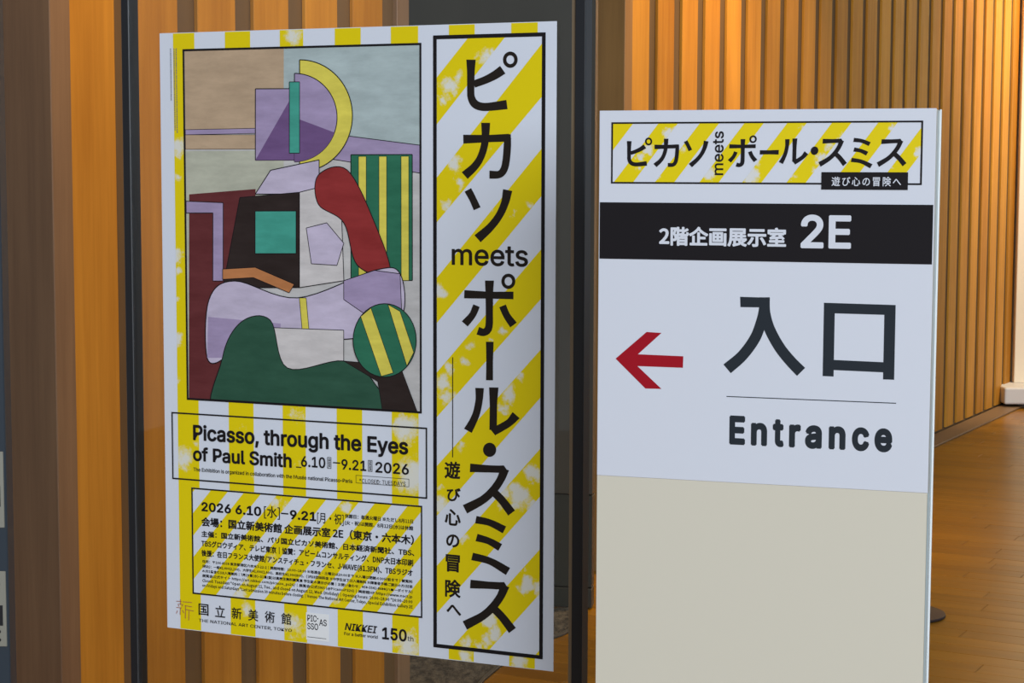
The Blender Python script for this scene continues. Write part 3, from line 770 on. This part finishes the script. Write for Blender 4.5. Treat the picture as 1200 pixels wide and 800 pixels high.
box('top_rail', ul1, ur0, -.006, .034, 2.7, 2.75, M_black, gd)
box('bottom_rail', ul1, ur0, -.006, .034, 0, .05, M_black, gd)

# ------------------------------------------------------------------ the entrance sign
TH = .050
core = box('body', .0012, SW-.0012, .0012, TH, .03, STOP-.0008, M_edge, sign, .0012)
box('foot_plate', -.05, SW+.05, -.12, TH+.12, 0, .0125, M_steel, sign, .003)
box('foot_block', .10, SW-.10, .006, TH-.006, .0125, .031, M_steel, sign)
box('upper_panel', 0, SW-.001, -.0012, .0012, STOP-SC, STOP, M_signwhite, sign, .0004)
box('lower_panel', 0, SW-.001, -.0006, .0012, .03, STOP-SC-.0002, M_cream, sign, .0003)
box('edge_trim', SW-.0010, SW+.0012, TH-.004, TH+.001, .03, STOP, mat('white edge trim', (.8, .82, .82), .3), sign)
box('edge_trim', SW-.0010, SW+.0012, -.0012, .0016, .03, STOP-SC-.0002, M_edge, sign)
B = .0012
R_b = rect_uv(SP, (717, 145), (1083, 139.4), (1080.4, 216), (716.8, 215.7))
tt = .0023
sd = Ink()
for xb in (668, 720, 768, 820, 870, 922, 976, 1031, 1083):
    a, b, c, d = SP(xb, 214), SP(xb+22.5, 214), SP(xb+22.5+53, 144), SP(xb+53, 144)
    dx, dz = d[0]-a[0], d[1]-a[1]
    pg = clip([(a[0]-dx*.1, a[1]-dz*.1), (b[0]-dx*.1, b[1]-dz*.1), (c[0]+dx*.1, c[1]+dz*.1), (d[0]+dx*.1, d[1]+dz*.1)], R_b[0]+tt, R_b[1]-tt, R_b[2]+tt, R_b[3]-tt)
    if pg: sd.poly(pg)
M_sd = stripe_mat('sign stripe print', SP, [(783, 158, 10, .95), (790, 152, 6, .7), (760, 176, 9, .9), (752, 186, 7, .9), (748, 198, 5, .7), (800, 176, 6, .7), (772, 207, 5, .7), (832, 204, 10, 1.1), (880, 205, 13, 1.2), (888, 190, 7, .7), (941, 150, 6, .6),
    (995, 158, 9, 1.0), (984, 163, 7, .7), (970, 172, 8, .8), (962, 186, 8, 1.0), (956, 200, 8, .8), (928, 206, 7, .9), (1047, 150, 7, .9), (1050, 158, 6, .7), (1078, 178, 7, 1.0), (1082, 186, 8, 1.0), (1046, 196, 4, .6)], sc=2.0, paper=(.70, .725, .80))
sd.build('banner_stripes', M_sd, sign, B+OFF1)
bk = Ink(); frame_ring(bk, R_b, tt)
R_bar = rect_uv(SP, (704, 237.4), (1094.5, 239.4), (1092.6, 310), (703, 302.6)); rpoly(bk, R_bar)
bk.build('black_bar_print', M_ink, sign, B+OFF2)
lb = Ink(); rpoly(lb, rect_uv(SP, (963, 201.4), (1064.7, 201.2), (1064.5, 222), (963, 221.8))); lb.build('banner_label', M_ink, sign, B+OFF3)
sk = Ink()
for key, b_ in (('pi', (735.2, 161.7, 764.7, 195.5)), ('ka', (766.5, 162.9, 796.4, 196.2)), ('so', (801.8, 164.6, 830.6, 196.2)), ('po', (853.4, 158.7, 888, 195.8)), ('ru', (913.3, 162, 947.6, 192.8)), ('dot', (950.4, 171.4, 959.4, 181.3)),
                ('su', (959.6, 162, 993.1, 195)), ('mi', (997.6, 161, 1023.2, 196.6)), ('su2', (1028.2, 162, 1063.1, 195))):
    kana_to(sk, key, SP, *b_)
kana_to(sk, 'bar', SP, 890.8, 175.6, 913, 181.1, rot=True)
xa, xb = 836, 848.4
put(sk, 'meets', SP(xa, 180)[0], SP(xb, 180)[0], SP(842, 205.4)[1], SP(842, 154)[1], fnt=F_LAT, bold=.012, res=4, turn=1)
sk.build('banner_lettering', M_ink, sign, B+OFF2)
wh = Ink()
line(wh, SP, '遊び心の冒険へ', 975, 207.2, 217.6, 1056.4, fnt=F_CJK, bold=.004, res=3, ref='冒', space=1.1)
wh.build('label_lettering', M_signwhite, sign, B+OFF4)
w2 = Ink()
line(w2, SP, '2階企画展示室', 773, 266.6, 287.8, 921.6, fnt=F_CJK, bold=.012, res=4, ref='国')
line(w2, SP, '2E', 938.8, 251.6, 290.4, 997.6, fnt=F_LAT, bold=.022, res=4, ref='E')
w2.build('room_lettering', M_signwhite, sign, B+OFF3)
def zb(x, y, ox, oy, k_): return SP(ox+x/k_, oy+y/k_)
ar = Ink(); pts = [zb(x, y, 710, 380, 8.89) for x, y in ((108, 358), (430, 80), (585, 90), (340, 312), (812, 332), (808, 452), (335, 435), (585, 672), (418, 668))]
ar.poly([pts[0], pts[1], pts[2], pts[3]]); ar.poly([pts[0], pts[3], pts[6]]); ar.poly([pts[3], pts[4], pts[5], pts[6]]); ar.poly([pts[0], pts[6], pts[7], pts[8]])
ar.build('red_arrow', M_red, sign, B+OFF1)
iri = Ink(); zk_ = lambda x, y: (840+x/5.217, 330+y/5.217)
for q_ in (stroke_px([zk_(*p) for p in ((294, 95), (292, 165), (274, 245), (236, 345), (160, 450), (66, 532))], (12.2, 12.2, 12.2, 12.6, 12.6, 13.4)),
           stroke_px([zk_(*p) for p in ((294, 95), (298, 190), (326, 290), (385, 398), (450, 480), (518, 550))], (12.2, 12.2, 12.6, 12.6, 12.8, 13.4)),
           [[zk_(145, 92), zk_(327, 97), zk_(325, 157), zk_(147, 155)]],
           [[zk_(658, 127), zk_(1097, 140), zk_(1096, 202), zk_(657, 190)], [zk_(657, 190), zk_(724, 192), zk_(717, 578), zk_(650, 575)], [zk_(1028, 190), zk_(1096.2, 190), zk_(1088, 597), zk_(1020, 595)], [zk_(714, 476), zk_(1026, 490), zk_(1025, 552), zk_(713, 538)]]):
    iq = (iq if 'iq' in globals() else []) + [list(p) for p in q_]
for p in merged(SP, iq): iri.poly(p)
iri.build('kanji_lettering', M_inkgrey, sign, B+OFF1)
ent = Ink(); b0 = SP(855.3, 520.4)[1]; b1 = SP(855.3, 486.4)[1]
for ch, xa, xb in zip('Entrance', (80, 212, 345, 445, 543, 688, 830, 968), (176, 311, 413, 516, 646, 791, 936, 1077)):
    yy = 505+(xa/5.217)*.05
    put(ent, ch, SP(840+xa/5.217, yy)[0], SP(840+xb/5.217, yy)[0], b0, b1, fnt=F_LAT, bold=.038, res=4, ref='E')
ent.build('english_lettering', M_inkgrey, sign, B+OFF1)
rr = Ink(); a, b = SP(852, 462.8), SP(1050.8, 473.5); zm = (a[1]+b[1])/2
rr.poly([(a[0], zm-.0006), (b[0], zm-.0006), (b[0], zm+.0006), (a[0], zm+.0006)]); rr.build('thin_rule', M_inkgrey, sign, B+OFF1)
